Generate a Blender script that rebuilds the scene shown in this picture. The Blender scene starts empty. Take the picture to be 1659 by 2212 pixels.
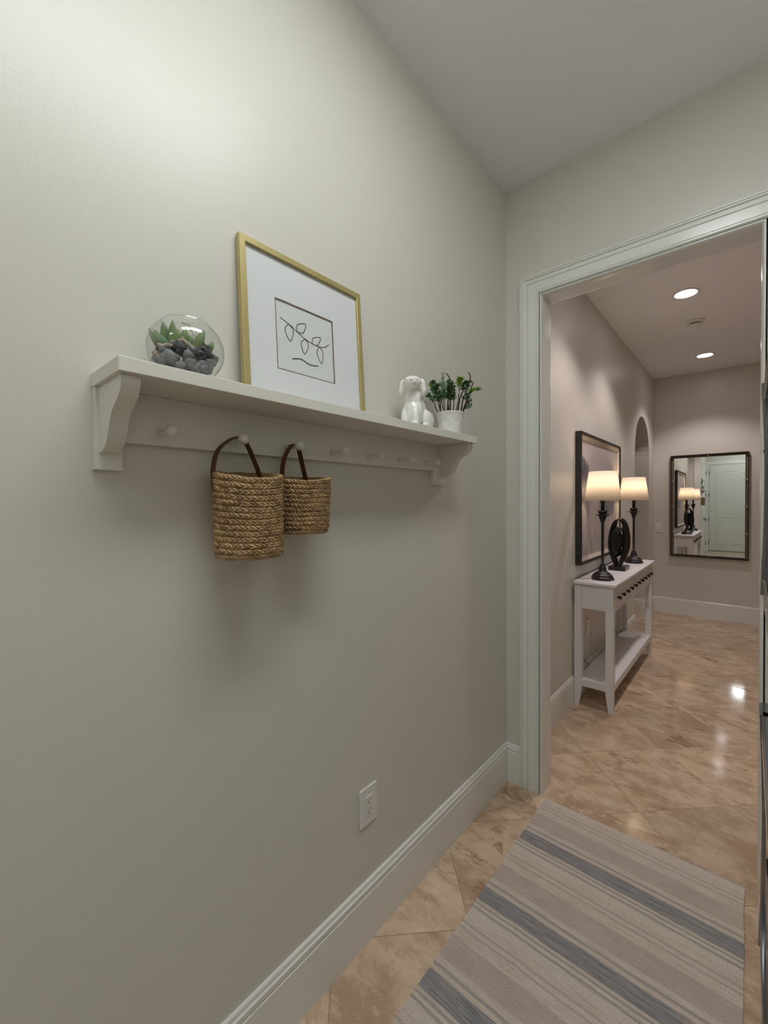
import bpy, bmesh, math, random
from math import sin, cos, pi, radians
from mathutils import Vector, Matrix, noise

S = bpy.context.scene
C = S.collection
random.seed(7)

# ------------------------------------------------------------------ camera
YAW, PITCH, ROLL, FPX, PX, PY = 0.7114305, -0.0139349, -0.0052627, 901.8548, 842.5855, 1096.3186
CAM = Vector((0.96443, 0.0, 1.46))
fw = Vector((-sin(YAW)*cos(PITCH), cos(YAW)*cos(PITCH), sin(PITCH)))
rt = Vector((cos(YAW), sin(YAW), 0)); up = rt.cross(fw)
rt2 = rt*cos(ROLL)+up*sin(ROLL); up2 = up*cos(ROLL)-rt*sin(ROLL)
cd = bpy.data.cameras.new('camera'); cam = bpy.data.objects.new('camera', cd); C.objects.link(cam)
M = Matrix((rt2, up2, -fw)).transposed().to_4x4(); M.translation = CAM
cam.matrix_world = M
cd.sensor_fit = 'HORIZONTAL'; cd.sensor_width = 36; cd.lens = FPX/1659*36
cd.shift_x = -(PX-829.5)/1659; cd.shift_y = (PY-1106)/1659
cd.clip_start = 0.005
S.camera = cam

# ------------------------------------------------------------------ world and exposure
S.view_settings.view_transform = 'Standard'; S.view_settings.look = 'None'
S.view_settings.gamma = 1; S.view_settings.use_curve_mapping = False
S.view_settings.exposure = 0.0
W = bpy.data.worlds.new('world'); S.world = W; W.use_nodes = True
W.node_tree.nodes['Background'].inputs[0].default_value = (.5, .5, .5, 1)
W.node_tree.nodes['Background'].inputs[1].default_value = 0.05
PANEL_E = 14.4       # laundry ceiling panel
SPOT_W = 38.0        # hall downlights
LAMP_W = 1.55         # table lamp bulbs
try:
    S.cycles.max_bounces = 10; S.cycles.diffuse_bounces = 6; S.cycles.glossy_bounces = 6
    S.cycles.transparent_max_bounces = 16; S.cycles.use_denoising = True
    S.cycles.sample_clamp_indirect = 6.0
except Exception:
    pass

# ------------------------------------------------------------------ node helpers
def mat(name, col=(.8, .8, .8), rough=.5, metal=0.0, bump=0, bscale=300, coat=0, spec=.5, var=0, vscale=20):
    m = bpy.data.materials.new(name); m.use_nodes = True
    nt = m.node_tree; b = nt.nodes['Principled BSDF']
    b.inputs['Base Color'].default_value = (*col, 1)
    b.inputs['Roughness'].default_value = rough; b.inputs['Metallic'].default_value = metal
    b.inputs['Specular IOR Level'].default_value = spec
    b.inputs['Coat Weight'].default_value = coat
    tc = nt.nodes.new('ShaderNodeTexCoord')
    if var:
        n = nt.nodes.new('ShaderNodeTexNoise'); n.inputs['Scale'].default_value = vscale; n.inputs['Detail'].default_value = 5
        nt.links.new(tc.outputs['Object'], n.inputs['Vector'])
        r = nt.nodes.new('ShaderNodeValToRGB')
        r.color_ramp.elements[0].position = .3; r.color_ramp.elements[1].position = .7
        r.color_ramp.elements[0].color = (*[c*(1-var) for c in col], 1)
        r.color_ramp.elements[1].color = (*[min(1, c*(1+var)) for c in col], 1)
        nt.links.new(n.outputs['Fac'], r.inputs['Fac']); nt.links.new(r.outputs['Color'], b.inputs['Base Color'])
    if bump:
        n = nt.nodes.new('ShaderNodeTexNoise'); n.inputs['Scale'].default_value = bscale; n.inputs['Detail'].default_value = 3
        nt.links.new(tc.outputs['Object'], n.inputs['Vector'])
        bp = nt.nodes.new('ShaderNodeBump'); bp.inputs['Strength'].default_value = bump; bp.inputs['Distance'].default_value = .002
        nt.links.new(n.outputs['Fac'], bp.inputs['Height']); nt.links.new(bp.outputs['Normal'], b.inputs['Normal'])
    return m

class NT:
    """tiny math-node builder"""
    def __init__(s, nt): s.nt = nt
    def m(s, op, a, b=None, c=None):
        n = s.nt.nodes.new('ShaderNodeMath'); n.operation = op
        for i, v in enumerate((a, b, c)):
            if v is None: continue
            if isinstance(v, (int, float)): n.inputs[i].default_value = v
            else: s.nt.links.new(v, n.inputs[i])
        return n.outputs[0]
    def noise(s, vec, scale, detail=6, rough=.55, dist=0):
        n = s.nt.nodes.new('ShaderNodeTexNoise'); n.inputs['Scale'].default_value = scale
        n.inputs['Detail'].default_value = detail; n.inputs['Roughness'].default_value = rough
        n.inputs['Distortion'].default_value = dist
        s.nt.links.new(vec, n.inputs['Vector']); return n.outputs['Fac']
    def mix(s, f, a, b):
        n = s.nt.nodes.new('ShaderNodeMix'); n.data_type = 'RGBA'
        for i, v in ((0, f), (6, a), (7, b)):
            if isinstance(v, (int, float)): n.inputs[i].default_value = v
            elif isinstance(v, tuple): n.inputs[i].default_value = (*v, 1)
            else: s.nt.links.new(v, n.inputs[i])
        return n.outputs[2]
    def ramp(s, f, lo, hi):
        n = s.nt.nodes.new('ShaderNodeMapRange'); n.interpolation_type = 'SMOOTHSTEP'
        n.inputs[1].default_value = lo; n.inputs[2].default_value = hi
        s.nt.links.new(f, n.inputs[0]); return n.outputs[0]

# ------------------------------------------------------------------ materials
WALLC = (.66, .643, .582)
m_wall = mat('wall_paint', WALLC, .37, bump=.16, bscale=150, spec=.5)
m_ceil = mat('ceiling_paint', (.88, .88, .91), .8)
m_trim = mat('trim_paint', (.78, .785, .745), .21, spec=.5)
m_shelf = mat('shelf_paint', (.75, .735, .67), .42, bump=.05, bscale=60)
m_white = mat('white_lacquer', (.74, .73, .74), .4)
m_gold = mat('brushed_gold', (.50, .42, .19), .42, metal=.55, var=.06, vscale=60)
m_matb = mat('mat_board', (.86, .87, .90), .85)
m_bevel = mat('mat_bevel_brown', (.20, .11, .07), .7)
m_ink = mat('ink', (.01, .01, .015), .6)
m_paper = mat('paper', (.82, .84, .85), .85)
m_leather = mat('brown_leather', (.115, .042, .022), .55, var=.25, vscale=60)
m_ceramic = mat('white_glaze', (.86, .85, .82), .12, coat=.6)
m_pot = mat('whitewashed_pot', (.78, .77, .75), .6, var=.10, vscale=45, bump=.3, bscale=90)
m_soil = mat('soil', (.05, .035, .025), .95)
m_twig = mat('dark_twig', (.055, .032, .025), .8, var=.5, vscale=80)
m_leafd = mat('dark_green_leaf', (.055, .13, .045), .5, var=.5, vscale=50)
m_leafl = mat('bright_green_leaf', (.20, .36, .04), .5, var=.35, vscale=50)
m_leafg = mat('grey_green_leaf', (.17, .30, .17), .5, var=.3, vscale=50)
m_succ = mat('succulent_green', (.155, .235, .085), .45, var=.35, vscale=35)
m_stone = mat('grey_stone', (.19, .19, .205), .8, var=.45, vscale=70, bump=.5, bscale=200)
m_stone2 = mat('dark_lava_stone', (.07, .07, .078), .85, var=.7, vscale=120, bump=.9, bscale=250)
m_bark = mat('pale_bark', (.46, .38, .31), .8, var=.35, vscale=60, bump=.5, bscale=120)
m_sprig = mat('yellow_sprig', (.42, .32, .12), .7)
m_black = mat('black_bronze', (.012, .011, .011), .38, var=.3, vscale=30)
m_ring = mat('black_gloss', (.008, .006, .006), .25)
m_frameblk = mat('black_wood', (.02, .018, .017), .5, var=.5, vscale=40)
m_fillet = mat('cream_fillet', (.62, .55, .46), .5)
m_bronze = mat('dark_bronze', (.03, .022, .02), .4, metal=.3)
m_spacer = mat('brown_spacer', (.20, .15, .12), .6)
m_brass = mat('clip_brass', (.60, .50, .32), .35, metal=.8)
m_mirror = mat('mirror_glass', (.88, .90, .89), .0, metal=1)
m_chrome = mat('chrome', (.27, .28, .30), .08, metal=1)
m_bglass = mat('black_glass', (.004, .004, .006), .05)
m_plastic = mat('white_plastic', (.78, .77, .73), .3)
m_slot = mat('slot_black', (.01, .01, .01), .6)
m_appl = mat('appliance_white', (.75, .75, .76), .25)
m_door = mat('door_paint', (.72, .735, .69), .38)
m_hinge = mat('hinge_metal', (.10, .09, .08), .4, metal=.8)
m_cordo = mat('amber_cord', (.36, .19, .04), .5)
m_cordw = mat('white_cord', (.6, .58, .56), .5)
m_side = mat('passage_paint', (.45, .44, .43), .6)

def emis(name, col, st):
    m = bpy.data.materials.new(name); m.use_nodes = True; nt = m.node_tree
    nt.nodes.clear(); e = nt.nodes.new('ShaderNodeEmission'); o = nt.nodes.new('ShaderNodeOutputMaterial')
    e.inputs[0].default_value = (*col, 1); e.inputs[1].default_value = st
    nt.links.new(e.outputs[0], o.inputs[0]); return m
m_panel = emis('panel_light', (.965, 1.0, 1.0), PANEL_E)
m_disc = emis('downlight_lens', (1, .93, .92), 22)
m_bulb = emis('lamp_bulb', (1, .80, .60), 6)

def thin_glass():
    m = bpy.data.materials.new('thin_glass'); m.use_nodes = True; nt = m.node_tree; nt.nodes.clear()
    o = nt.nodes.new('ShaderNodeOutputMaterial'); mx = nt.nodes.new('ShaderNodeMixShader')
    t = nt.nodes.new('ShaderNodeBsdfTransparent'); g = nt.nodes.new('ShaderNodeBsdfGlossy')
    g.inputs['Roughness'].default_value = .01; t.inputs[0].default_value = (.965, .97, .965, 1)
    f = nt.nodes.new('ShaderNodeFresnel'); ge = nt.nodes.new('ShaderNodeNewGeometry'); mr = nt.nodes.new('ShaderNodeMapRange'); mr.inputs[3].default_value = 1.4; mr.inputs[4].default_value = 1/1.4
    nt.links.new(ge.outputs['Backfacing'], mr.inputs[0]); nt.links.new(mr.outputs[0], f.inputs[0])
    nt.links.new(f.outputs[0], mx.inputs[0]); nt.links.new(t.outputs[0], mx.inputs[1]); nt.links.new(g.outputs[0], mx.inputs[2])
    nt.links.new(mx.outputs[0], o.inputs[0]); return m
m_glass = thin_glass()

def shade_mat():
    m = bpy.data.materials.new('linen_shade'); m.use_nodes = True; nt = m.node_tree; nt.nodes.clear()
    o = nt.nodes.new('ShaderNodeOutputMaterial'); mx = nt.nodes.new('ShaderNodeMixShader'); mx.inputs[0].default_value = .5
    d = nt.nodes.new('ShaderNodeBsdfDiffuse'); t = nt.nodes.new('ShaderNodeBsdfTranslucent')
    d.inputs[0].default_value = (.85, .80, .74, 1); t.inputs[0].default_value = (.88, .82, .73, 1)
    tc = nt.nodes.new('ShaderNodeTexCoord'); w = nt.nodes.new('ShaderNodeTexNoise'); w.inputs['Scale'].default_value = 400
    nt.links.new(tc.outputs['Object'], w.inputs['Vector'])
    bp = nt.nodes.new('ShaderNodeBump'); bp.inputs['Strength'].default_value = .2; bp.inputs['Distance'].default_value = .001
    nt.links.new(w.outputs['Fac'], bp.inputs['Height']); nt.links.new(bp.outputs[0], d.inputs['Normal'])
    nt.links.new(d.outputs[0], mx.inputs[1]); nt.links.new(t.outputs[0], mx.inputs[2]); nt.links.new(mx.outputs[0], o.inputs[0])
    return m
m_shade = shade_mat()

def travertine():
    m = bpy.data.materials.new('polished_travertine'); m.use_nodes = True; nt = m.node_tree; b = nt.nodes['Principled BSDF']
    k = NT(nt); tc = nt.nodes.new('ShaderNodeTexCoord'); sp = nt.nodes.new('ShaderNodeSeparateXYZ')
    nt.links.new(tc.outputs['Object'], sp.inputs[0]); x, y = sp.outputs[0], sp.outputs[1]
    P = .465; r2 = 1/math.sqrt(2)
    u = k.m('MULTIPLY', k.m('ADD', x, y), r2/P); u = k.m('ADD', u, -1.982/P+20)
    v = k.m('MULTIPLY', k.m('SUBTRACT', y, x), r2/P); v = k.m('ADD', v, -1.165/P+20)
    fu, fv = k.m('FRACT', u), k.m('FRACT', v); iu, iv = k.m('FLOOR', u), k.m('FLOOR', v)
    du = k.m('MINIMUM', fu, k.m('SUBTRACT', 1, fu)); dv = k.m('MINIMUM', fv, k.m('SUBTRACT', 1, fv))
    d = k.m('MINIMUM', du, dv)
    cell = nt.nodes.new('ShaderNodeCombineXYZ'); nt.links.new(iu, cell.inputs[0]); nt.links.new(iv, cell.inputs[1])
    wn = nt.nodes.new('ShaderNodeTexWhiteNoise'); wn.noise_dimensions = '3D'; nt.links.new(cell.outputs[0], wn.inputs['Vector'])
    sc_ = nt.nodes.new('ShaderNodeSeparateColor'); nt.links.new(wn.outputs['Color'], sc_.inputs[0]); wn2 = sc_.outputs[1]
    # each tile is cut from another place in the stone
    off = nt.nodes.new('ShaderNodeVectorMath'); off.operation = 'SCALE'; nt.links.new(wn.outputs['Color'], off.inputs[0]); off.inputs['Scale'].default_value = 9
    pos = nt.nodes.new('ShaderNodeCombineXYZ')
    # stretch veins along the u axis for some tiles, v for others
    sw = k.m('GREATER_THAN', wn.outputs['Value'], .85)
    uu = k.m('ADD', k.m('MULTIPLY', fu, k.m('SUBTRACT', 1, sw)), k.m('MULTIPLY', fv, sw))
    vv = k.m('ADD', k.m('MULTIPLY', fv, k.m('SUBTRACT', 1, sw)), k.m('MULTIPLY', fu, sw))
    nt.links.new(k.m('MULTIPLY', k.m('ADD', uu, vv), .46), pos.inputs[0]); nt.links.new(k.m('MULTIPLY', k.m('SUBTRACT', vv, uu), .26), pos.inputs[1])
    va = nt.nodes.new('ShaderNodeVectorMath'); nt.links.new(pos.outputs[0], va.inputs[0]); nt.links.new(off.outputs[0], va.inputs[1])
    p = va.outputs[0]
    n1 = k.noise(p, 4.2, 9, .66, .5); n2 = k.noise(p, 12, 9, .74, .3); n3 = k.noise(p, 60, 6, .7, .2); n4 = k.noise(p, 6.5, 9, .70, .5)
    base = k.mix(k.ramp(n1, .38, .60), (.47, .335, .22), (.64, .49, .345))
    base = k.mix(k.m('MULTIPLY', k.ramp(n2, .5, .62), .55), base, (.74, .61, .46))
    base = k.mix(k.m('MULTIPLY', k.m('SUBTRACT', 1, k.ramp(n2, .36, .45)), .40), base, (.37, .25, .155))
    base = k.mix(k.m('MULTIPLY', k.m('MULTIPLY', k.ramp(n4, .53, .62), k.ramp(n2, .38, .54)), k.m('ADD', k.m('MULTIPLY', wn2, .75), .22)), base, (.33, .20, .11))
    pits = k.m('MULTIPLY', k.ramp(n4, .56, .62), k.ramp(n3, .50, .58))
    base = k.mix(k.m('MULTIPLY', k.m('MULTIPLY', pits, .8), wn2), base, (.10, .05, .025))
    base = k.mix(k.m('MULTIPLY', k.ramp(n3, .60, .68), .6), base, (.74, .63, .50))
    tone = k.m('ADD', k.m('MULTIPLY', wn.outputs['Value'], .22), .86)
    hs = nt.nodes.new('ShaderNodeHueSaturation'); nt.links.new(base, hs.inputs['Color']); nt.links.new(tone, hs.inputs['Value'])
    g = k.m('LESS_THAN', d, .0042)
    col = k.mix(k.m('MULTIPLY', g, .55), hs.outputs[0], (.22, .15, .10))
    nt.links.new(col, b.inputs['Base Color'])
    b.inputs['Specular IOR Level'].default_value = .6
    nt.links.new(k.m('ADD', k.m('MULTIPLY', n2, .05), .07), b.inputs['Roughness'])
    bp = nt.nodes.new('ShaderNodeBump'); bp.inputs['Strength'].default_value = .25; bp.inputs['Distance'].default_value = .0012
    hgt = k.m('SUBTRACT', k.m('MULTIPLY', k.noise(tc.outputs['Object'], 9, 2), 1.2), k.m('ADD', g, k.m('MULTIPLY', pits, .2)))
    nt.links.new(hgt, bp.inputs['Height']); nt.links.new(bp.outputs[0], b.inputs['Normal'])
    return m
m_floor = travertine()

def rug_mat():
    m = bpy.data.materials.new('striped_wool'); m.use_nodes = True; nt = m.node_tree; b = nt.nodes['Principled BSDF']
    k = NT(nt); tc = nt.nodes.new('ShaderNodeTexCoord'); sp = nt.nodes.new('ShaderNodeSeparateXYZ')
    nt.links.new(tc.outputs['Object'], sp.inputs[0]); x, y = sp.outputs[0], sp.outputs[1]
    wob = k.m('MULTIPLY', k.m('SUBTRACT', k.noise(tc.outputs['Object'], 6, 3), .5), .010)
    t = k.m('ADD', k.m('SUBTRACT', 2.02, y), wob)
    ph = k.m('MULTIPLY', k.m('FRACT', k.m('DIVIDE', k.m('ADD', t, 10*.360-.053), .360)), .360)
    beige, lite = (.50, .43, .365), (.84, .78, .68)
    brown, blue, dblue = (.52, .43, .38), (.22, .245, .285), (.25, .265, .30)
    bands = [(.0, .009, brown), (.016, .022, lite), (.024, .031, brown), (.068, .150, brown), (.172, .182, dblue),
             (.198, .262, blue), (.272, .280, dblue), (.292, .301, dblue), (.282, .291, lite), (.305, .330, lite)]
    st = nt.nodes.new('ShaderNodeMapping'); st.inputs['Scale'].default_value = (9, 260, 1); nt.links.new(tc.outputs['Object'], st.inputs[0])
    yarn = k.noise(st.outputs[0], 1.0, 4)
    col = k.mix(k.ramp(yarn, .35, .65), (.70, .60, .51), (.88, .79, .68))
    jit = k.m('MULTIPLY', k.m('SUBTRACT', k.noise(st.outputs[0], 1.7, 3), .5), .012); ph2 = k.m('ADD', ph, jit)
    patch = k.ramp(k.noise(tc.outputs['Object'], 9, 3), .35, .65)
    for a, c2, cc in bands:
        f = k.m('MULTIPLY', k.ramp(ph2, a-.003, a+.003), k.m('SUBTRACT', 1, k.ramp(ph2, c2-.003, c2+.003)))
        wide = (c2-a) > .05
        amt = k.m('MULTIPLY', f, k.m('ADD', k.m('MULTIPLY', k.ramp(yarn, .35, .62), .6 if wide else .25), k.m('ADD', k.m('MULTIPLY', patch, .2), .05) if (wide and cc is brown) else .42))
        col = k.mix(amt, col, cc)
    sm = nt.nodes.new('ShaderNodeMapping'); sm.inputs['Scale'].default_value = (260, 500, 1); nt.links.new(tc.outputs['Object'], sm.inputs[0])
    speck = k.noise(sm.outputs[0], 1, 2)
    col = k.mix(k.m('MULTIPLY', k.ramp(speck, .45, .62), .42), col, (.33, .275, .245))
    nt.links.new(col, b.inputs['Base Color']); b.inputs['Roughness'].default_value = .95; b.inputs['Specular IOR Level'].default_value = .1
    rib = k.m('ABSOLUTE', k.m('SINE', k.m('MULTIPLY', t, pi/.0055)))
    bead = k.m('ABSOLUTE', k.m('SINE', k.m('MULTIPLY', k.m('ADD', x, k.m('MULTIPLY', yarn, .01)), pi/.006)))
    h = k.m('ADD', k.m('MULTIPLY', rib, .8), k.m('MULTIPLY', bead, .4)); h = k.m('ADD', h, speck)
    bp = nt.nodes.new('ShaderNodeBump'); bp.inputs['Strength'].default_value = .9; bp.inputs['Distance'].default_value = .003
    nt.links.new(h, bp.inputs['Height']); nt.links.new(bp.outputs[0], b.inputs['Normal'])
    return m
m_rug = rug_mat()

def straw_mat():
    m = bpy.data.materials.new('braided_straw'); m.use_nodes = True; nt = m.node_tree; b = nt.nodes['Principled BSDF']
    k = NT(nt); a = nt.nodes.new('ShaderNodeAttribute'); a.attribute_name = 'strand'
    tc = nt.nodes.new('ShaderNodeTexCoord')
    n = k.noise(tc.outputs['Object'], 26, 3)
    f = k.m('ADD', k.m('MULTIPLY', a.outputs['Fac'], .75), k.m('MULTIPLY', n, .4))
    col = k.mix(k.ramp(f, .2, .9), (.16, .085, .030), (.56, .38, .19))
    nt.links.new(col, b.inputs['Base Color']); b.inputs['Roughness'].default_value = .42
    n2 = k.noise(tc.outputs['Object'], 500, 2)
    bp = nt.nodes.new('ShaderNodeBump'); bp.inputs['Strength'].default_value = .35; bp.inputs['Distance'].default_value = .001
    nt.links.new(n2, bp.inputs['Height']); nt.links.new(bp.outputs[0], b.inputs['Normal'])
    return m
m_straw = straw_mat()

def abstract_mat():
    m = bpy.data.materials.new('abstract_painting'); m.use_nodes = True; nt = m.node_tree; b = nt.nodes['Principled BSDF']
    k = NT(nt); tc = nt.nodes.new('ShaderNodeTexCoord'); sp = nt.nodes.new('ShaderNodeSeparateXYZ')
    nt.links.new(tc.outputs['Object'], sp.inputs[0]); y, z = sp.outputs[1], sp.outputs[2]
    mp = nt.nodes.new('ShaderNodeMapping'); mp.inputs['Scale'].default_value = (1, 3.2, 1.3); nt.links.new(tc.outputs['Object'], mp.inputs[0])
    n = k.noise(mp.outputs[0], 2.4, 8, .65, .6)
    col = k.mix(k.ramp(n, .3, .7), (.40, .36, .36), (.52, .47, .45))
    def blob(cy, cz, ry, rz, cc, amt):
        d = k.m('ADD', k.m('POWER', k.m('DIVIDE', k.m('SUBTRACT', y, cy), ry), 2), k.m('POWER', k.m('DIVIDE', k.m('SUBTRACT', z, cz), rz), 2))
        d = k.m('ADD', d, k.m('MULTIPLY', k.m('SUBTRACT', n, .5), 3.0))
        return k.mix(k.m('MULTIPLY', k.m('SUBTRACT', 1, k.ramp(d, .3, 1.1)), amt), col, cc)
    col = blob(3.30, 1.66, .16, .13, (.06, .06, .085), .95)
    col = blob(4.02, 1.40, .30, .11, (.13, .13, .17), .85)
    col = blob(3.42, 1.50, .10, .2, (.2, .19, .22), .7)
    nt.links.new(col, b.inputs['Base Color']); b.inputs['Roughness'].default_value = .35
    return m
m_abstract = abstract_mat()

# ------------------------------------------------------------------ mesh helpers
def link(name, bm, m, parent=None, smooth=False, loc=None):
    me = bpy.data.meshes.new(name); bmesh.ops.recalc_face_normals(bm, faces=bm.faces[:]) if bm.faces else None
    if smooth:
        for f in bm.faces: f.smooth = True
    bm.to_mesh(me); bm.free(); me.materials.append(m)
    o = bpy.data.objects.new(name, me); C.objects.link(o)
    if parent: o.parent = parent
    if loc: o.location = loc
    return o
def box(bm, a, b, bev=0, seg=2):
    x0, y0, z0 = a; x1, y1, z1 = b
    vs = [bm.verts.new(p) for p in ((x0,y0,z0),(x1,y0,z0),(x1,y1,z0),(x0,y1,z0),(x0,y0,z1),(x1,y0,z1),(x1,y1,z1),(x0,y1,z1))]
    fs = [bm.faces.new([vs[i] for i in q]) for q in ((0,3,2,1),(4,5,6,7),(0,1,5,4),(1,2,6,5),(2,3,7,6),(3,0,4,7))]
    if bev:
        es = list({e for f in fs for e in f.edges})
        bmesh.ops.bevel(bm, geom=es, offset=bev, segments=seg, affect='EDGES', profile=.5)
    return vs
def boxobj(name, a, b, m, parent=None, bev=0, seg=2):
    bm = bmesh.new(); box(bm, a, b, bev, seg); return link(name, bm, m, parent)
def lathe(bm, prof, c=(0,0,0), n=40, ax='z', sx=1, close=True):
    rings = []
    for r, h in prof:
        ring = []
        for i in range(n):
            t = 2*pi*i/n
            p = (r*cos(t), r*sin(t), h)
            if ax == 'x': p = (h, r*cos(t), r*sin(t))
            if ax == 'y': p = (r*cos(t), h, r*sin(t))
            ring.append(bm.verts.new((p[0]+c[0], p[1]+c[1], p[2]+c[2])))
        rings.append(ring)
    for a, b in zip(rings, rings[1:]):
        for i in range(n): bm.faces.new((a[i], a[(i+1) % n], b[(i+1) % n], b[i]))
    if close:
        bm.faces.new(rings[0][::-1]); bm.faces.new(rings[-1])
def prism(bm, pts, axis, a, b):
    """polygon pts in the two other axes, extruded along axis from a to b"""
    def mk(p, h):
        return {'x': (h, p[0], p[1]), 'y': (p[0], h, p[1]), 'z': (p[0], p[1], h)}[axis]
    A = [bm.verts.new(mk(p, a)) for p in pts]; B = [bm.verts.new(mk(p, b)) for p in pts]
    bm.faces.new(A); bm.faces.new(B[::-1])
    n = len(pts)
    for i in range(n): bm.faces.new((A[i], B[i], B[(i+1) % n], A[(i+1) % n]))
def tube(bm, pts, rad, n=8, flat=None):
    pts = [Vector(p) for p in pts]; rings = []; pn = None
    for i, p in enumerate(pts):
        d = (pts[min(i+1, len(pts)-1)]-pts[max(i-1, 0)]).normalized()
        if pn is None:
            pn = d.cross(Vector((0, 0, 1)));
            if pn.length < .1: pn = d.cross(Vector((1, 0, 0)))
            pn.normalize()
        pn = (pn-d*pn.dot(d)).normalized(); q = d.cross(pn)
        r = rad[i] if isinstance(rad, (list, tuple)) else rad
        rings.append([bm.verts.new(p+(pn*cos(2*pi*k/n)+q*sin(2*pi*k/n))*r) for k in range(n)])
    for a, b in zip(rings, rings[1:]):
        for i in range(n): bm.faces.new((a[i], a[(i+1) % n], b[(i+1) % n], b[i]))
    bm.faces.new(rings[0][::-1]); bm.faces.new(rings[-1])
def curve(pts, n=6):
    """Catmull-Rom through points"""
    P = [Vector(p) for p in pts]; out = []
    for i in range(len(P)-1):
        p0, p1, p2, p3 = P[max(i-1, 0)], P[i], P[i+1], P[min(i+2, len(P)-1)]
        for k in range(n):
            t = k/n
            out.append(.5*((2*p1)+(p2-p0)*t+(2*p0-5*p1+4*p2-p3)*t*t+(3*p1-p0-3*p2+p3)*t**3))
    out.append(P[-1]); return out
def strip(bm, pts, wdir, w, t, closed=False):
    """ribbon: rectangle w (along wdir) x t swept along pts"""
    pts = [Vector(p) for p in pts]; n = len(pts); rings = []
    for i, p in enumerate(pts):
        a = pts[(i-1) % n] if closed else pts[max(i-1, 0)]; b = pts[(i+1) % n] if closed else pts[min(i+1, n-1)]
        d = (b-a).normalized(); wd = wdir(i/n) if callable(wdir) else Vector(wdir)
        wd = (wd-d*wd.dot(d)).normalized(); q = d.cross(wd)
        rings.append([bm.verts.new(p+wd*sx*w/2+q*sy*t/2) for sx, sy in ((-1,-1),(1,-1),(1,1),(-1,1))])
    m = n if closed else n-1
    for i in range(m):
        a, b = rings[i], rings[(i+1) % n]
        for k in range(4): bm.faces.new((a[k], a[(k+1) % 4], b[(k+1) % 4], b[k]))
    if not closed: bm.faces.new(rings[0][::-1]); bm.faces.new(rings[-1])
def ico(bm, c, r, sub=2, sc=(1,1,1), rot=None, amp=0, fr=60, seed=0):
    res = bmesh.ops.create_icosphere(bm, subdivisions=sub, radius=1)
    for v in res['verts']:
        d = v.co.copy(); k = 1+amp*noise.noise(d*1.3+Vector((seed*3.1, seed*1.7, seed)))+amp*.5*noise.noise(d*3.1+Vector((seed, 0, 7)))
        p = Vector((d.x*sc[0], d.y*sc[1], d.z*sc[2]))*r*k
        if rot: p = rot @ p
        v.co = p+Vector(c)
def root(name, label, cat, loc=(0,0,0), rz=0, group=None):
    o = bpy.data.objects.new(name, None); C.objects.link(o); o.empty_display_size = .05
    o.location = loc; o.rotation_euler.z = rz; o['label'] = label; o['category'] = cat
    if group: o['group'] = group
    return o
def tag(o, label, cat, group=None):
    o['label'] = label; o['category'] = cat
    if group: o['group'] = group
    return o
def struct(o): o['kind'] = 'structure'; return o
def dup(r, loc, label=None, rz=None):
    c = r.copy(); C.objects.link(c); c.location = loc
    if label: c['label'] = label
    if rz is not None: c.rotation_euler.z = rz
    for ch in list(r.children):
        d = ch.copy(); C.objects.link(d); d.parent = c
        for g in list(ch.children):
            e = g.copy(); C.objects.link(e); e.parent = d
    return c

# ================================================================== SETTING
YE, YB, YH, HC = 2.047, 2.167, 6.455, 3.05     # end wall front / back, hall far wall, ceilings
YBACK = -2.3
bm = bmesh.new(); box(bm, (-1.9, YBACK-.2, -.1), (3.0, YH+.3, 0)); struct(link('floor', bm, m_floor))
bm = bmesh.new(); box(bm, (-.15, YBACK-.15, HC), (2.0, YE+.06, HC+.1)); struct(link('ceiling', bm, m_ceil))
bm = bmesh.new(); box(bm, (-1.9, YE+.0605, HC), (2.9, YH+.2, HC+.1)); struct(link('ceiling_hall', bm, m_ceil))
# left wall with the arched opening in the hall stretch
AY0, AY1, AZ = 5.262, 6.115, 2.446
rr = (AY1-AY0)/2; ayc = (AY0+AY1)/2; zs = AZ-rr
pts = [(YBACK, 0), (AY0, 0), (AY0, zs)]+[(ayc-rr*cos(pi*i/24), zs+rr*sin(pi*i/24)) for i in range(1, 24)]+[(AY1, zs), (AY1, 0), (YH, 0), (YH, HC), (YBACK, HC)]
bm = bmesh.new(); prism(bm, pts, 'x', -.22, 0); struct(link('wall_left', bm, m_wall))
# end wall with the cased opening
OX0, OX1, OZ = .184, 1.0, 2.469
bm = bmesh.new(); prism(bm, [(0, 0), (OX0, 0), (OX0, OZ), (OX1, OZ), (OX1, 0), (1.9, 0), (1.9, HC), (0, HC)], 'y', YE, YB); struct(link('wall_end', bm, m_wall))
struct(boxobj('wall_right', (1.9, YBACK, 0), (2.0, YE, HC), m_wall))
struct(boxobj('wall_back', (-.13, YBACK-.12, 0), (2.0, YBACK, HC), m_wall))
struct(boxobj('wall_far', (-1.9, YH, 0), (2.9, YH+.12, HC), m_wall))
struct(boxobj('wall_hall_right', (2.75, YB-.12, 0), (2.87, YH, HC), m_wall))
struct(boxobj('wall_hall_near', (2.0, YB-.12, 0), (2.75, YB, HC), m_wall))
# side passage seen through the arch
struct(boxobj('wall_passage_near', (-1.8, 4.6, 0), (-.22, 4.7, HC), m_side))
struct(boxobj('wall_passage_left', (-1.9, 4.6, 0), (-1.8, YH, HC), m_side))
struct(boxobj('wall_passage_far', (-1.8, YH-.09, 0), (-.22, YH, HC), m_side))

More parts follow.
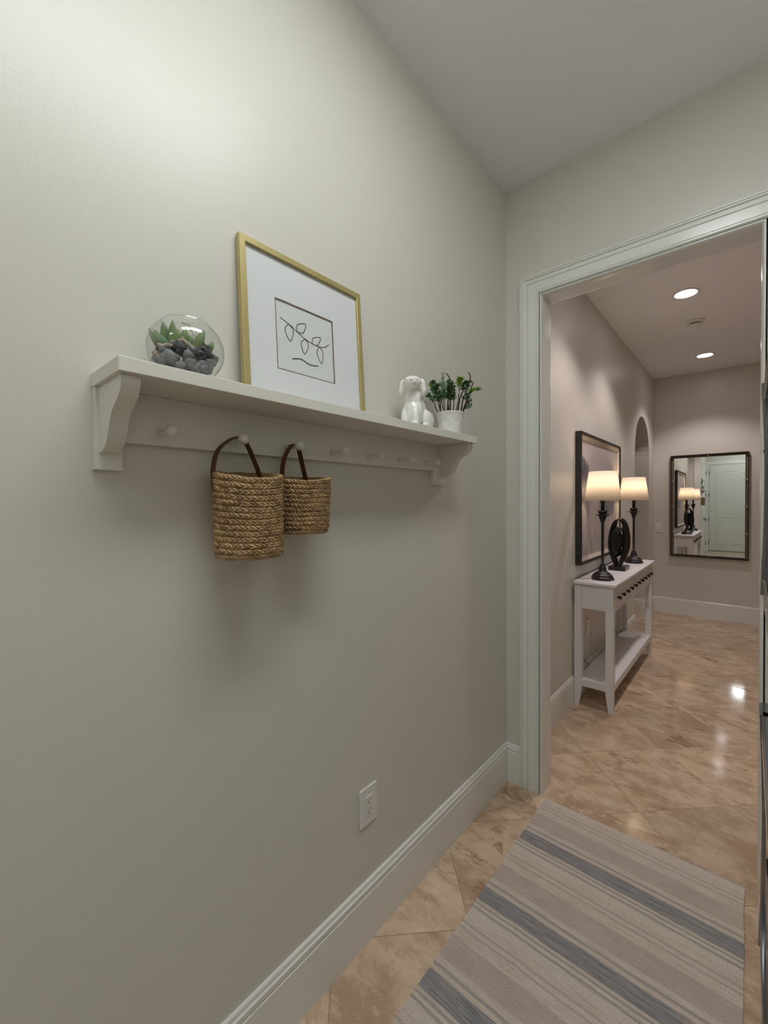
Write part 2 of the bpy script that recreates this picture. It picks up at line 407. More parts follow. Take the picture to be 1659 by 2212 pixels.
# casing and jamb swept round the opening
prof = [(0,-.001),(0,.018),(.003,.021),(.009,.021),(.011,.016),(.013,.021),(.018,.021),(.022,.014),(.036,.0115),(.038,.006),(.041,.006),(.043,.013),
        (.081,.013),(.083,.010),(.086,.014),(.091,.014),(.094,.010),(.0955,-.0),(.0985,-.0),(.0995,.006),(.101,.0095),(.1035,.0095),(.1065,.006),(.109,-.001),(.1106,-.012),(.1115,-.028),
        (.1115,-.10),(.110,-.112),(.106,-.121),(.10,-.121),(.10,-.14),(0,-.14),(0,-.121),(.09,-.121),(.09,-.001)]
CX0, CX1, CZ = .080, 1.104, 2.573
bm = bmesh.new(); loops = []
for (px, pz, su, sz) in ((CX0, 0.0, 1, 0), (CX0, CZ, 1, -1), (CX1, CZ, -1, -1), (CX1, 0.0, -1, 0)):
    loops.append([bm.verts.new((px+su*u, YE-w, pz+sz*u)) for u, w in prof])
for a, b in zip(loops, loops[1:]):
    n = len(prof)
    for i in range(n): bm.faces.new((a[i], a[(i+1) % n], b[(i+1) % n], b[i]))
struct(link('trim_1', bm, m_trim))

BB = [(0,0),(.014,0),(.014,.158),(.0115,.160),(.0115,.164),(.0135,.167),(.0135,.180),(.009,.183),(.0095,.187),(.008,.194),(.005,.197),(0,.197)]
def baseboard(name, p0, p1, nrm, ext0=0, ext1=0):
    """sweep BB from p0 to p1 along the wall, nrm points into the room"""
    bm = bmesh.new(); d = (Vector(p1)-Vector(p0)).normalized(); nv = Vector(nrm); L = []
    for p, e in ((Vector(p0), ext0), (Vector(p1), ext1)):
        L.append([bm.verts.new((p.x+nv.x*t+d.x*e*t, p.y+nv.y*t+d.y*e*t, z)) for t, z in BB])
    n = len(BB)
    for i in range(n): bm.faces.new((L[0][i], L[0][(i+1) % n], L[1][(i+1) % n], L[1][i]))
    bm.faces.new(L[0]); bm.faces.new(L[1][::-1])
    return struct(link(name, bm, m_trim))
baseboard('baseboard_left', (0, -.62, 0), (0, YE, 0), (1, 0, 0), 0, -1)
baseboard('baseboard_end', (0, YE, 0), (CX0, YE, 0), (0, -1, 0), 1, 0)
baseboard('baseboard_hall_left', (0, YB, 0), (0, AY0, 0), (1, 0, 0))
baseboard('baseboard_hall_corner', (0, AY1, 0), (0, YH, 0), (1, 0, 0), 0, -1)
baseboard('baseboard_far', (0, YH, 0), (2.75, YH, 0), (0, -1, 0), 1, 0)
baseboard('baseboard_passage', (-1.8, YH-.09, 0), (-.22, YH-.09, 0), (0, -1, 0))
baseboard('baseboard_arch', (-.22, AY1, 0), (.014, AY1, 0), (0, -1, 0))

# --- doors of the laundry room, behind the camera (seen in the far mirror)
def panel_door(name, w, h, loc, rz, hinge_x):
    """slab in local x 0..w, y 0..0.04 (face towards -y ... +y), z up"""
    r = bpy.data.objects.new(name, None); C.objects.link(r); r.location = loc; r.rotation_euler.z = rz; r['kind'] = 'structure'
    boxobj('door_slab', (0, -.04, .012), (w, 0, h), m_door, r, .003)
    def moulding(poly, nm):
        bm = bmesh.new(); L = []
        cx = sum(p[0] for p in poly)/len(poly); cz = sum(p[1] for p in poly)/len(poly)
        for off, yy in ((0, 0), (.006, .007), (.014, .009), (.024, .003), (.034, .0015), (.055, .006)):
            ring = []
            n = len(poly)
            for i in range(n):
                a, p, b = Vector(poly[i-1]), Vector(poly[i]), Vector(poly[(i+1) % n])
                d1 = (p-a).normalized(); d2 = (b-p).normalized(); n1 = Vector((-d1.y, d1.x)); n2 = Vector((-d2.y, d2.x))
                m_ = (n1+n2); m_ = m_/max(.2, m_.length_squared)*2
                q = p+m_*off; ring.append(bm.verts.new((q.x, yy, q.y)))
            L.append(ring)
        for a, b in zip(L, L[1:]):
            for i in range(len(a)): bm.faces.new((a[i], a[(i+1) % len(a)], b[(i+1) % len(a)], b[i]))
        bm.faces.new(L[-1])
        link(nm, bm, m_door, r)
    x0, x1 = .13, w-.13
    moulding([(x0, .22), (x1, .22), (x1, .76), (x0, .76)], 'door_panel')
    top = [(x1, h-.24)]+[(x1-(x1-x0)*i/12, h-.24+.07*sin(pi*i/12)) for i in range(1, 12)]+[(x0, h-.24)]
    moulding([(x0, .97), (x1, .97)]+top, 'door_panel')
    for z in (.25, .9, 1.6, h-.22):
        bm = bmesh.new(); tube(bm, [(hinge_x, .006, z-.05), (hinge_x, .006, z+.05)], .008); link('hinge', bm, m_hinge, r)
    bm = bmesh.new(); kx = w-.07 if hinge_x < w/2 else .07
    lathe(bm, [(.030, 0), (.030, .006), (.012, .010), (.010, .035), (.026, .045), (.028, .058), (.018, .068)], (kx, 0, .95), 20, 'y'); link('door_knob', bm, m_hinge, r)
    return r
panel_door('door_1', .91, 2.46, (.075, YBACK+.022, 0), 0, -.004)
def door_casing(name, x0, x1, z1, y, s):
    bm = bmesh.new()
    for a, b in (((x0-.075, 0), (x0, z1)), ((x1, 0), (x1+.09, z1)), ((x0-.075, z1), (x1+.09, z1+.09))):
        box(bm, (a[0], min(y, y+s*.02), a[1]), (b[0], max(y, y+s*.02), b[1]), .004)
    return struct(link(name, bm, m_trim))
door_casing('trim_2', .07, .99, 2.475, YBACK, 1)
d2 = panel_door('door_2', .80, 2.44, (.022, -.98, 0), -pi/2, .80+.004)
bm = bmesh.new()
for y0, y1, z0, z1 in ((-.96, -.87, 0, 2.54), (-1.90, -1.80, 0, 2.54), (-1.79, -.97, 2.455, 2.54)):
    box(bm, (0, y0, z0), (.03, y1, z1), .004)
struct(link('trim_3', bm, m_trim))

# ================================================================== LIGHTS THE PLACE HAS, AND ONE ADDED FILL PANEL
def panel(loc, label, hl=.61, pm=m_panel):
    lp = root('ceiling_light_panel', label, 'ceiling light', loc, 0, 'light panels on the laundry room ceiling')
    boxobj('panel_frame', (-.17, -hl-.015, -.012), (.17, hl+.015, 0), m_white, lp, .003)
    boxobj('diffuser', (-.155, -hl, -.03), (.155, hl, -.0125), pm, lp, .02)
m_fill_panel = emis('fill_light_rear', (.965, .995, 1.0), PANEL_E*.9)  # emission of the added rear fill panel
panel((.84, .40, HC), 'white rectangular light panel on the laundry room ceiling in front of the shelf')

panel((.84, -1.60, HC), 'smaller added fill light panel on the laundry room ceiling near the panelled back door', .22, m_fill_panel)  # added fill light, brightens the back door and the room around it
def downlight(y, label):
    r = root('recessed_downlight', label, 'ceiling light', (.583, y, HC), 0, 'round recessed downlights in the hall ceiling')
    bm = bmesh.new(); lathe(bm, [(.088, 0), (.088, -.004), (.080, -.007), (.072, -.005), (.070, -.001)], n=36, close=False); link('trim_ring', bm, m_white, r, True)
    bm = bmesh.new(); lathe(bm, [(.071, -.0025), (.02, -.0032)], n=36); link('lens', bm, m_disc, r)
    ld = bpy.data.lights.new('downlight_beam', 'SPOT'); ld.energy = SPOT_W; ld.color = (1, .87, .86)
    ld.spot_size = radians(112); ld.spot_blend = .55; ld.shadow_soft_size = .05
    lo = bpy.data.objects.new('downlight_beam', ld); C.objects.link(lo); lo.parent = r; lo.location = (0, 0, -.06)
    return r
downlight(2.89, 'recessed downlight in hall ceiling nearest the doorway, just behind the door head')
downlight(3.94, 'round recessed downlight in hall ceiling, nearer of the two that show')
downlight(5.75, 'round recessed downlight in hall ceiling, farther one near the mirror wall')

# ================================================================== SHELF
sh = root('wall_shelf', 'long off-white painted wall shelf with scrolled brackets and seven pegs', 'shelf')
SY0, SY1, SZ, SD = .236, 1.451, 1.709, .162
boxobj('shelf_board', (0, SY0, SZ-.0255), (SD, SY1, SZ), m_shelf, sh, .0012)
boxobj('back_rail', (0, SY0+.002, 1.581), (.018, SY1-.002, SZ-.0257), m_shelf, sh, .001)
cprof = [(.0,1.6832),(.147,1.6832),(.147,1.677),(.1455,1.668),(.142,1.660),(.136,1.652),(.126,1.6445),(.112,1.637),(.100,1.630),(.090,1.621),(.083,1.611),(.078,1.600),(.072,1.589),(.064,1.577),(.053,1.567),(.040,1.560),(.030,1.5575),(.018,1.5565),(0,1.5565)]
for y0 in (SY0+.008, SY1-.008-.031):
    bm = bmesh.new(); prism(bm, [(a, z) for a, z in cprof], 'y', y0, y0+.031); bmesh.ops.bevel(bm, geom=[e for e in bm.edges], offset=.0006, segments=1, affect='EDGES')
    link('bracket', bm, m_shelf, sh)
for y0, y1 in ((SY0, SY0+.048), (SY1-.092, SY1-.002)):
    boxobj('bracket_plate', (0, y0, 1.5245), (.0185, y1, 1.5835), m_shelf, sh, .001)
for i in range(7):
    y = .357+.1588*i
    bm = bmesh.new()
    lathe(bm, [(.0085, .0), (.0085, .006), (.0072, .014), (.0058, .034), (.0062, .040), (.009, .0435), (.0118, .049), (.0128, .0545), (.0118, .060), (.0085, .0645), (.004, .0665), (.0005, .067)], (.0178, 0, 0), 24, 'x')
    for v in bm.verts: v.co.z += v.co.x*.0 
    o = link('peg', bm, m_shelf, sh, True); o.location = (0, y, 1.6075)

# ================================================================== BASKETS
def basket(name, label, c, r, z0, z1, rows, lobes, dipang, taper, group, squash=1.0, seed=1):
    R = root(name, label, 'basket', (c[0], c[1], z0), 0, group)
    H = z1-z0; bm = bmesh.new(); sl = bm.verts.layers.float.new('strand')
    NT_ = 760; per = 14; NR = rows*per
    def rim(t):   # rim height changes round the basket
        return H*(1-.095*(.5+.5*cos(t-dipang))**2+.012*noise.noise(Vector((cos(t)*2, sin(t)*2, seed))))
    def rad(t, h):
        f = h/H
        rr_ = r*(1-taper*max(0, 1-f)**1.5); rr_ *= 1+.018*sin(2*t+seed+f*2)+.012*noise.noise(Vector((cos(t)*1.5, sin(t)*1.5, f*3+seed)))
        e = .022
        if h < e: rr_ *= .86+.14*math.sqrt(max(0, 1-((e-h)/e)**2))
        return rr_
    rings = []
    for j in range(NR+1):
        ring = []
        f = j/NR; row = min(int(f*rows), rows-1); v = (f*rows-row)*2-1          # -1..1 in the row
        for i in range(NT_):
            t = 2*pi*i/NT_
            wob = .010*noise.noise(Vector((cos(t)*2, sin(t)*2, row*.9+seed*5)))
            hh = max(0, rim(t)*(f+wob*(0 if j in (0, NR) else 1)))
            shft = row*1.7+seed
            # three-strand plait: chevron lobes above and below the centre line of each row
            ph = (lobes*(1+.0))*t+shft+2.6*abs(v)+(pi/2 if v < 0 else 0)+1.1*noise.noise(Vector((cos(t)*4, sin(t)*4, row*1.9+seed)))
            lobe = abs(sin(ph/1.0)); body = math.sqrt(max(0, 1-v**6*.97))*(1-.12*v*v)
            bulge = .0034*body+.0040*body*(lobe**.6)-.0016*max(0, 1-abs(v)/.15)*(1-lobe)
            wig = 1+.35*noise.noise(Vector((t*14, row*2.7, seed)))
            rr_ = rad(t, hh)-.004+bulge*wig
            q = bm.verts.new((rr_*cos(t), rr_*sin(t)*squash, hh))
            q[sl] = .5+.5*noise.noise(Vector((math.floor(ph/pi)*1.37, row*3.3+(5 if v < 0 else 0), seed)))
            ring.append(q)
        rings.append(ring)
    for a, b in zip(rings, rings[1:]):
        for i in range(NT_): bm.faces.new((a[i], a[(i+1) % NT_], b[(i+1) % NT_], b[i]))
    # inner wall and bottom
    prev = rings[-1]
    for (dr, fz) in ((.004, 1.004), (.008, .995), (.009, .9), (.009, .5), (.009, .04)):
        ring = []
        for i in range(NT_):
            t = 2*pi*i/NT_; hh = rim(t)*fz; rr_ = rad(t, hh)-dr+.0012*sin(lobes*t+fz*40)
            q = bm.verts.new((rr_*cos(t), rr_*sin(t)*squash, hh)); q[sl] = .4; ring.append(q)
        for i in range(NT_): bm.faces.new((prev[i], prev[(i+1) % NT_], ring[(i+1) % NT_], ring[i]))
        prev = ring
    bm.faces.new(prev); bm.faces.new(rings[0][::-1])
    for f in bm.faces: f.smooth = True
    link('woven_body', bm, m_straw, R)
    return R
B1 = (.084, .520); B2 = (.074, .685)
b1 = basket('hanging_basket', 'larger braided straw basket hanging left of the other from the second peg', B1, .0765, 1.333, 1.533, 14, 21, radians(-15), .03, 'braided baskets hung on the shelf pegs', seed=1)
b2 = basket('hanging_basket', 'smaller braided straw basket hanging right of the other from the third peg', B2, .0675, 1.378, 1.529, 12, 20, radians(-35), .08, 'braided baskets hung on the shelf pegs', seed=4)
def strap(R, pts, tabz):
    bm = bmesh.new(); P = curve(pts, 8)
    strip(bm, P, lambda f: Vector((1, .25, 0)), .0145, .0028)
    o = link('leather_strap', bm, m_leather, R); o.modifiers.new('b', 'BEVEL').width = .0006
    o.location = -R.location
    return o
strap(b1, [(.060, .4505, 1.478), (.059, .4485, 1.505), (.058, .449, 1.540), (.054, .462, 1.578), (.052, .490, 1.604), (.050, .506, 1.6125), (.049, .516, 1.6145), (.049, .526, 1.612), (.047, .540, 1.596), (.042, .560, 1.562), (.041, .572, 1.535), (.043, .577, 1.505)], 0)
strap(b2, [(.056, .638, 1.490), (.054, .633, 1.520), (.052, .635, 1.550), (.050, .645, 1.580), (.050, .662, 1.607), (.049, .672, 1.6125), (.049, .680, 1.6135), (.049, .686, 1.610), (.047, .694, 1.590), (.042, .706, 1.560), (.040, .716, 1.53), (.042, .722, 1.505)], 0)

# ================================================================== FRAMED PRINT leaning on the wall
fr = root('framed_print', 'gold framed line drawing in a wide white mat leaning on the wall shelf', 'picture', (0.0195, .538, SZ))
lean = math.atan2(.024, .411); W_, H_ = .417, .411
# local: x out of picture, y along, z up; parts share a tilt
def tilt(o): o.rotation_euler.y = -lean; o.location = (.0245, 0, .0012); return o
bm = bmesh.new(); t_ = .017; prof_f = [(0, -.016), (0, -.001), (.001, 0), (.016, 0), (.017, -.001), (.017, -.007), (.012, -.007), (.012, -.016)]
loops = []
for (py, pz, sy, sz) in ((0,0,1,1), (W_,0,-1,1), (W_,H_,-1,-1), (0,H_,1,-1)):
    loops.append([bm.verts.new((w, py+sy*u, pz+sz*u)) for u, w in prof_f])
for k in range(4):
    a, b = loops[k], loops[(k+1) % 4]
    for i in range(len(prof_f)): bm.faces.new((a[i], a[(i+1) % 8], b[(i+1) % 8], b[i]))
tilt(link('frame', bm, m_gold, fr))
# mat board with window
my0, my1, mz0, mz1 = .100, .300, .100, .289
def ringface(bm, o, i, x0, x1):
    A = [bm.verts.new((x0, y, z)) for y, z in ((o[0], o[2]), (o[1], o[2]), (o[1], o[3]), (o[0], o[3]))]
    B = [bm.verts.new((x1, y, z)) for y, z in ((i[0], i[2]), (i[1], i[2]), (i[1], i[3]), (i[0], i[3]))]
    for k in range(4): bm.faces.new((A[k], A[(k+1) % 4], B[(k+1) % 4], B[k]))
bm = bmesh.new(); out = (.013, W_-.013, .013, H_-.013); win = (my0, my1, mz0, mz1)
ringface(bm, out, win, -.008, -.008); ringface(bm, out, win, -.0105, -.0105); ringface(bm, out, out, -.008, -.0105)
tilt(link('mat', bm, m_matb, fr))
bm = bmesh.new(); win2 = (my0+.0028, my1-.0028, mz0+.0028, mz1-.0028)
ringface(bm, win, win2, -.0081, -.0088); tilt(link('mat_bevel', bm, m_bevel, fr))
pr_ = tilt(boxobj('print', (-.0135, .05, .05), (-.0108, W_-.05, H_-.05), m_paper, fr))
tilt(boxobj('backing', (-.0158, .0125, .0125), (-.0137, W_-.0125, H_-.0125), m_bevel, fr))
# plain stand-in drawing: one arched twig with narrow leaves
def ink(pts, r=.0010):
    bm = bmesh.new(); P = curve([(-.0106, y, z) for y, z in pts], 7)
    tube(bm, P, r, 6)
    link('ink_line', bm, m_ink, pr_)
cyc, czc = (my0+my1)/2, (mz0+mz1)/2
stem = [(-.084, .046), (-.05, .034), (-.01, .014), (.03, .004), (.062, .006), (.084, .020)]
ink([(cyc+a, czc+b) for a, b in stem])
def leaf(y, z, dy, dz, w):
    n_ = (-dz*w, dy*w)
    ink([(cyc+y, czc+z), (cyc+y+dy*.35+n_[0], czc+z+dz*.35+n_[1]), (cyc+y+dy, czc+z+dz), (cyc+y+dy*.4-n_[0], czc+z+dz*.4-n_[1]), (cyc+y, czc+z)])
leaf(-.058, .037, .004, -.046, .30); leaf(-.030, .024, .030, .030, .30); leaf(-.004, .012, -.004, -.044, .28)
leaf(.022, .005, .030, .026, .28); leaf(.046, .004, .006, -.048, .24)
ink([(cyc-.05, czc-.056), (cyc-.02, czc-.050), (cyc+.01, czc-.058), (cyc+.04, czc-.054)], .0013)
bm = bmesh.new(); box(bm, (-.0072, .013, .013), (-.0068, W_-.013, H_-.013)); tilt(link('glazing', bm, m_glass, fr))

# ================================================================== TERRARIUM
TC = Vector((.079, .384, SZ))
tb = root('glass_bowl', 'round clear glass bowl terrarium with open top at left end of shelf', 'bowl', TC)
rh, rv = .0735, .068; zc = .0655
def ell(rr0, rz0, a0, a1, n):
    return [(rr0*cos(radians(a0+(a1-a0)*i/n)), zc+rz0*sin(radians(a0+(a1-a0)*i/n))) for i in range(n+1)]
outp = ell(rh, rv, -74, 52, 30); inp = ell(rh-.0016, rv-.0016, 52, -70, 30)
bm = bmesh.new(); lathe(bm, [(.0005, .0005)]+[(max(r, .0005), max(z, .0005)) for r, z in outp]+[(outp[-1][0]+.0006, outp[-1][1]+.0012)]+inp+[(.0005, inp[-1][1])], n=64, close=True)
link('bowl_wall', bm, m_glass, tb, True)
STN = [((0.082, 0.318, 1.745), 0.0117), ((0.094, 0.346, 1.75), 0.0145), ((0.106, 0.375, 1.754), 0.0115), ((0.088, 0.333, 1.762), 0.0081), ((0.1, 0.361, 1.768), 0.0133), ((0.107, 0.377, 1.743), 0.0111), ((0.112, 0.399, 1.762), 0.014), ((0.113, 0.406, 1.775), 0.0095), ((0.111, 0.414, 1.751), 0.0117), ((0.110, 0.403, 1.737), 0.0111), ((0.109, 0.389, 1.735), 0.0098), ((0.101, 0.363, 1.734), 0.0098), ((0.113, 0.421, 1.763), 0.0075), ((0.097, 0.353, 1.776), 0.0075), ((0.105, 0.386, 1.771), 0.0085)]
names = ['grey stone at the left end of the glass bowl, against the glass', 'large smooth oval grey stone low at front of the glass bowl', 'pointed grey stone at the front centre of the glass bowl', 'small stone under the pale bark in the glass bowl',
 'dark rough lava stone with pale flecks, middle top of the bowl pile', 'lower grey stone beneath the pointed one in the bowl', 'large dark ridged stone right of centre in glass bowl', 'dark jagged stone topmost on the right of the bowl pile',
 'grey stone near the right glass wall of the bowl', 'pale-edged grey stone low on the right in the bowl', 'small grey stone low between two bigger ones in the bowl', 'small stone low at front left of centre in the bowl', 'small stone touching right glass wall of the bowl', 'small dark stone just below the tallest succulent', 'small dark stone between bark stick and ridged stone']
for i, ((p, r_), nm) in enumerate(zip(STN, names)):
    bm = bmesh.new(); rot = Matrix.Rotation(i*1.3, 3, 'Z') @ Matrix.Rotation(.4*sin(i), 3, 'X')
    ico(bm, (0, 0, 0), r_*1.12, 3, (1.12, .9, .86), rot, .28 if i not in (4, 6, 7) else .5, seed=i)
    v = Vector(p)-TC; L = math.hypot(v.x, v.y); lim = rh*.80-r_*.5
    if L > lim: v.x *= lim/L; v.y *= lim/L
    if v.z < r_+.004: v.z = r_+.004
    o = link('stone', bm, m_stone2 if i in (4, 6, 7) else m_stone, None, i not in (4, 6, 7)); o.location = TC+v
    tag(o, nm, 'stone', 'grey stones in the glass bowl')
hid = []
for i in range(26):                      # the rest of the pile, behind and below
    for _ in range(200):
        a = random.uniform(0, 2*pi); rr_ = .056*math.sqrt(random.random()); z = random.uniform(.014, .052)
        v = Vector((rr_*cos(a), rr_*sin(a), z)); r_ = random.uniform(.009, .0125)
        if v.length > 0 and (v.x*.86-v.y*.5) < .02 and ((rr_+r_)/(rh-.004))**2+((z-zc)/(rv-.003-r_*.3))**2 < 1.02 and all((v-h).length > .0135 for h in hid): break
    hid.append(v)
    bm = bmesh.new(); ico(bm, (0, 0, 0), r_, 2, (1.1, .9, .85), Matrix.Rotation(i, 3, 'Z'), .3, seed=i+40)
    o = link('stone', bm, m_stone, None, True); o.location = TC+v
    tag(o, 'grey stone in the crowded lower and rear part of the bowl pile', 'stone', 'grey stones in the glass bowl')
BK = [((0.084, 0.321, 1.752), (0.086, 0.330, 1.759)), ((0.089, 0.327, 1.768), (0.098, 0.348, 1.771)), ((0.103, 0.366, 1.787), (0.110, 0.385, 1.772)), ((0.100, 0.356, 1.778), (0.103, 0.366, 1.787)), ((0.088, 0.324, 1.761), (0.091, 0.336, 1.765))]
bl = ['pale bark chip sticking out left of the stones in the bowl', 'flat pink-brown bark chip under the left succulent leaves', 'slanted round pale bark stick in the middle of the bowl', 'short bark chip leaning against the slanted stick', 'small dark brown bark bit behind the pale chip']
for i, ((a, b), nm) in enumerate(zip(BK, bl)):
    a, b = Vector(a), Vector(b); d = b-a; a -= d*.12; b += d*.12; c_ = (a+b)/2
    bm = bmesh.new(); n = 6
    tube(bm, [a-c_+(b-a)*k/n+Vector((0, 0, .0008*sin(k*2+i))) for k in range(n+1)], [.0037+.0006*sin(k*1.7+i) for k in range(n+1)], 9)
    o = link('bark_chip', bm, m_bark if i != 4 else m_twig, None, True); o.location = c_; tag(o, nm, 'bark', 'bark pieces in the glass bowl')
def leaf_blade(bm, a, b, w, curl=0.0, face=Vector((.86, -.5, 0))):
    a, b = Vector(a), Vector(b); ax_ = b-a; L = ax_.length; ax_.normalize(); s = ax_.cross(face).normalized(); nn = s.cross(ax_).normalized()
    rings = []; n = 9
    for k in range(n+1):
        f = k/n; ww = w*(.62+.9*f-1.52*f**2.4) if f < 1 else 0; ww = max(ww, w*.02)
        c_ = a+ax_*L*f+nn*curl*sin(pi*f)*L
        th = ww*.42
        rings.append([bm.verts.new(c_+s*ww*cos(q)+nn*th*sin(q)-(nn*ww*.25*abs(cos(q))*-1)) for q in [2*pi*j/10 for j in range(10)]])
    for A, B in zip(rings, rings[1:]):
        for i in range(10): bm.faces.new((A[i], A[(i+1) % 10], B[(i+1) % 10], B[i]))
    bm.faces.new(rings[0][::-1]); bm.faces.new(rings[-1])
LV = [((0.067, 0.334, 1.775), (0.065, 0.317, 1.805)), ((0.063, 0.352, 1.78), (0.059, 0.328, 1.808)), ((0.06, 0.355, 1.785), (0.061, 0.345, 1.829)), ((0.073, 0.362, 1.780), (0.077, 0.358, 1.831)), ((0.062, 0.386, 1.790), (0.068, 0.388, 1.828)), ((0.100, 0.396, 1.779), (0.110, 0.408, 1.817)), ((0.094, 0.425, 1.782), (0.099, 0.432, 1.803)), ((0.081, 0.343, 1.777), (0.077, 0.321, 1.795)), ((0.054, 0.38, 1.787), (0.058, 0.376, 1.824)), ((0.073, 0.398, 1.785), (0.076, 0.394, 1.812)), ((0.097, 0.412, 1.783), (0.102, 0.406, 1.797))]
for nm, idx, lab in (('succulent', (0, 1, 2, 3, 7, 8, 4), 'largest green succulent with pointed leaves, left of centre in bowl'), ('succulent', (5, 9), 'green succulent with one broad upright leaf, right of centre in bowl'), ('succulent', (6, 10), 'smallest succulent, by the right glass wall of the bowl')):
    c_ = Vector(LV[idx[0]][0]); s_ = root(nm, lab, 'plant', c_, 0, 'succulents in the glass bowl')
    for i in idx:
        a, b = (Vector(q)-c_ for q in LV[i]); bm = bmesh.new()
        leaf_blade(bm, a-(b-a)*.25, b, .0118 if i in (2, 3, 4, 5, 8) else .0078, .05)
        link('leaf', bm, m_succ if i != 7 else m_leafg, s_, True)
SP = [(0.069, 0.403, 1.785), (0.069, 0.403, 1.812), (0.068, 0.401, 1.824), (0.066, 0.396, 1.833), (0.063, 0.386, 1.837)]
s_ = root('dried_sprig', 'thin brown sprig with yellow tips behind the succulents in the bowl', 'plant', SP[0])
bm = bmesh.new(); tube(bm, [Vector(q)-Vector(SP[0]) for q in curve(SP, 5)], .0005, 5); tube(bm, [(0, 0, .027), (.002, .004, .032), (.002, .006, .038)], .0004, 5); link('stem', bm, m_twig, s_)
bm = bmesh.new()
for k in range(22):
    q = Vector(SP[random.choice((2, 3, 4))])-Vector(SP[0])+Vector((random.uniform(-.003, .003), random.uniform(-.005, .005), random.uniform(-.003, .003)))
    ico(bm, q, .0011, 1, (1, .6, 1.7), Matrix.Rotation(k, 3, 'X'))
link('flower_tips', bm, m_sprig, s_)

# ================================================================== DOG FIGURINE
def figurine():
    dg = root('dog_figurine', 'glossy white ceramic sitting puppy figurine looking up beside potted plant', 'figurine', (.086, 1.145, SZ), radians(12))
    bm = bmesh.new()
    E = [((0, -.004, .054), (.037, .033, .056)), ((0, -.006, .098), (.030, .027, .040)),
         ((0, .024, .070), (.033, .036, .052)), ((0, .046, .048), (.036, .040, .046)), ((.032, .044, .034), (.021, .038, .034)), ((-.032, .044, .034), (.021, .038, .034)),
         ((.020, -.026, .036), (.014, .014, .036)), ((-.020, -.026, .036), (.014, .014, .036)), ((.021, -.038, .009), (.0155, .020, .0095)), ((-.021, -.038, .009), (.0155, .020, .0095)),
         ((.042, .012, .009), (.013, .022, .0095)), ((-.042, .012, .009), (.013, .022, .0095)), ((0, .088, .016), (.009, .022, .010))]
    HD = [((0, 0, 0), (.0380, .034, .0290)), ((0, -.016, .004), (.032, .028, .022)), ((0, -.038, -.006), (.0215, .026, .0175)), ((0, -.056, -.005), (.0165, .012, .0135)),
          ((.033, .006, -.004), (.013, .023, .027)), ((-.033, .006, -.004), (.013, .023, .027)), ((.0385, .004, -.020), (.0105, .019, .021)), ((-.0385, .004, -.020), (.0105, .019, .021)), ((0, .010, -.012), (.036, .027, .026))]
    HM = Matrix.Translation((0, -.006, .148)) @ Matrix.Rotation(radians(22), 4, 'Z') @ Matrix.Rotation(radians(-2), 4, 'X')
    for c_, s3 in E: ico(bm, c_, 1, 3, s3)
    h3 = HM.to_3x3()
    for c_, s3 in HD: ico(bm, HM @ Vector(c_), 1, 3, s3, h3)
    me = bpy.data.meshes.new('tmp'); bm.to_mesh(me); bm.free()
    o = bpy.data.objects.new('tmp', me); C.objects.link(o)
    md = o.modifiers.new('r', 'REMESH'); md.mode = 'VOXEL'; md.voxel_size = .0022
    sm = o.modifiers.new('s', 'SMOOTH'); sm.iterations = 9; sm.factor = .55
    dgp = bpy.context.evaluated_depsgraph_get(); me2 = bpy.data.meshes.new_from_object(o.evaluated_get(dgp))
    bpy.data.objects.remove(o); me2.name = 'body'; me2.materials.clear(); me2.materials.append(m_ceramic)
    zmin = min(v.co.z for v in me2.vertices)
    for v in me2.vertices: v.co.z -= zmin-.0006
    for p in me2.polygons: p.use_smooth = True
    b_ = bpy.data.objects.new('body', me2); C.objects.link(b_); b_.parent = dg
    for sx in (-1, 1):
        bm = bmesh.new(); ico(bm, HM @ Vector((sx*.0155, -.0425, .0105)), 1, 2, (.0064, .0042, .0050), h3); link('eye', bm, m_ceramic, dg, True)
    bm = bmesh.new(); ico(bm, HM @ Vector((0, -.0675, .001)), 1, 2, (.0068, .0038, .0050), h3); link('nose', bm, m_ceramic, dg, True)
    return dg
figurine()

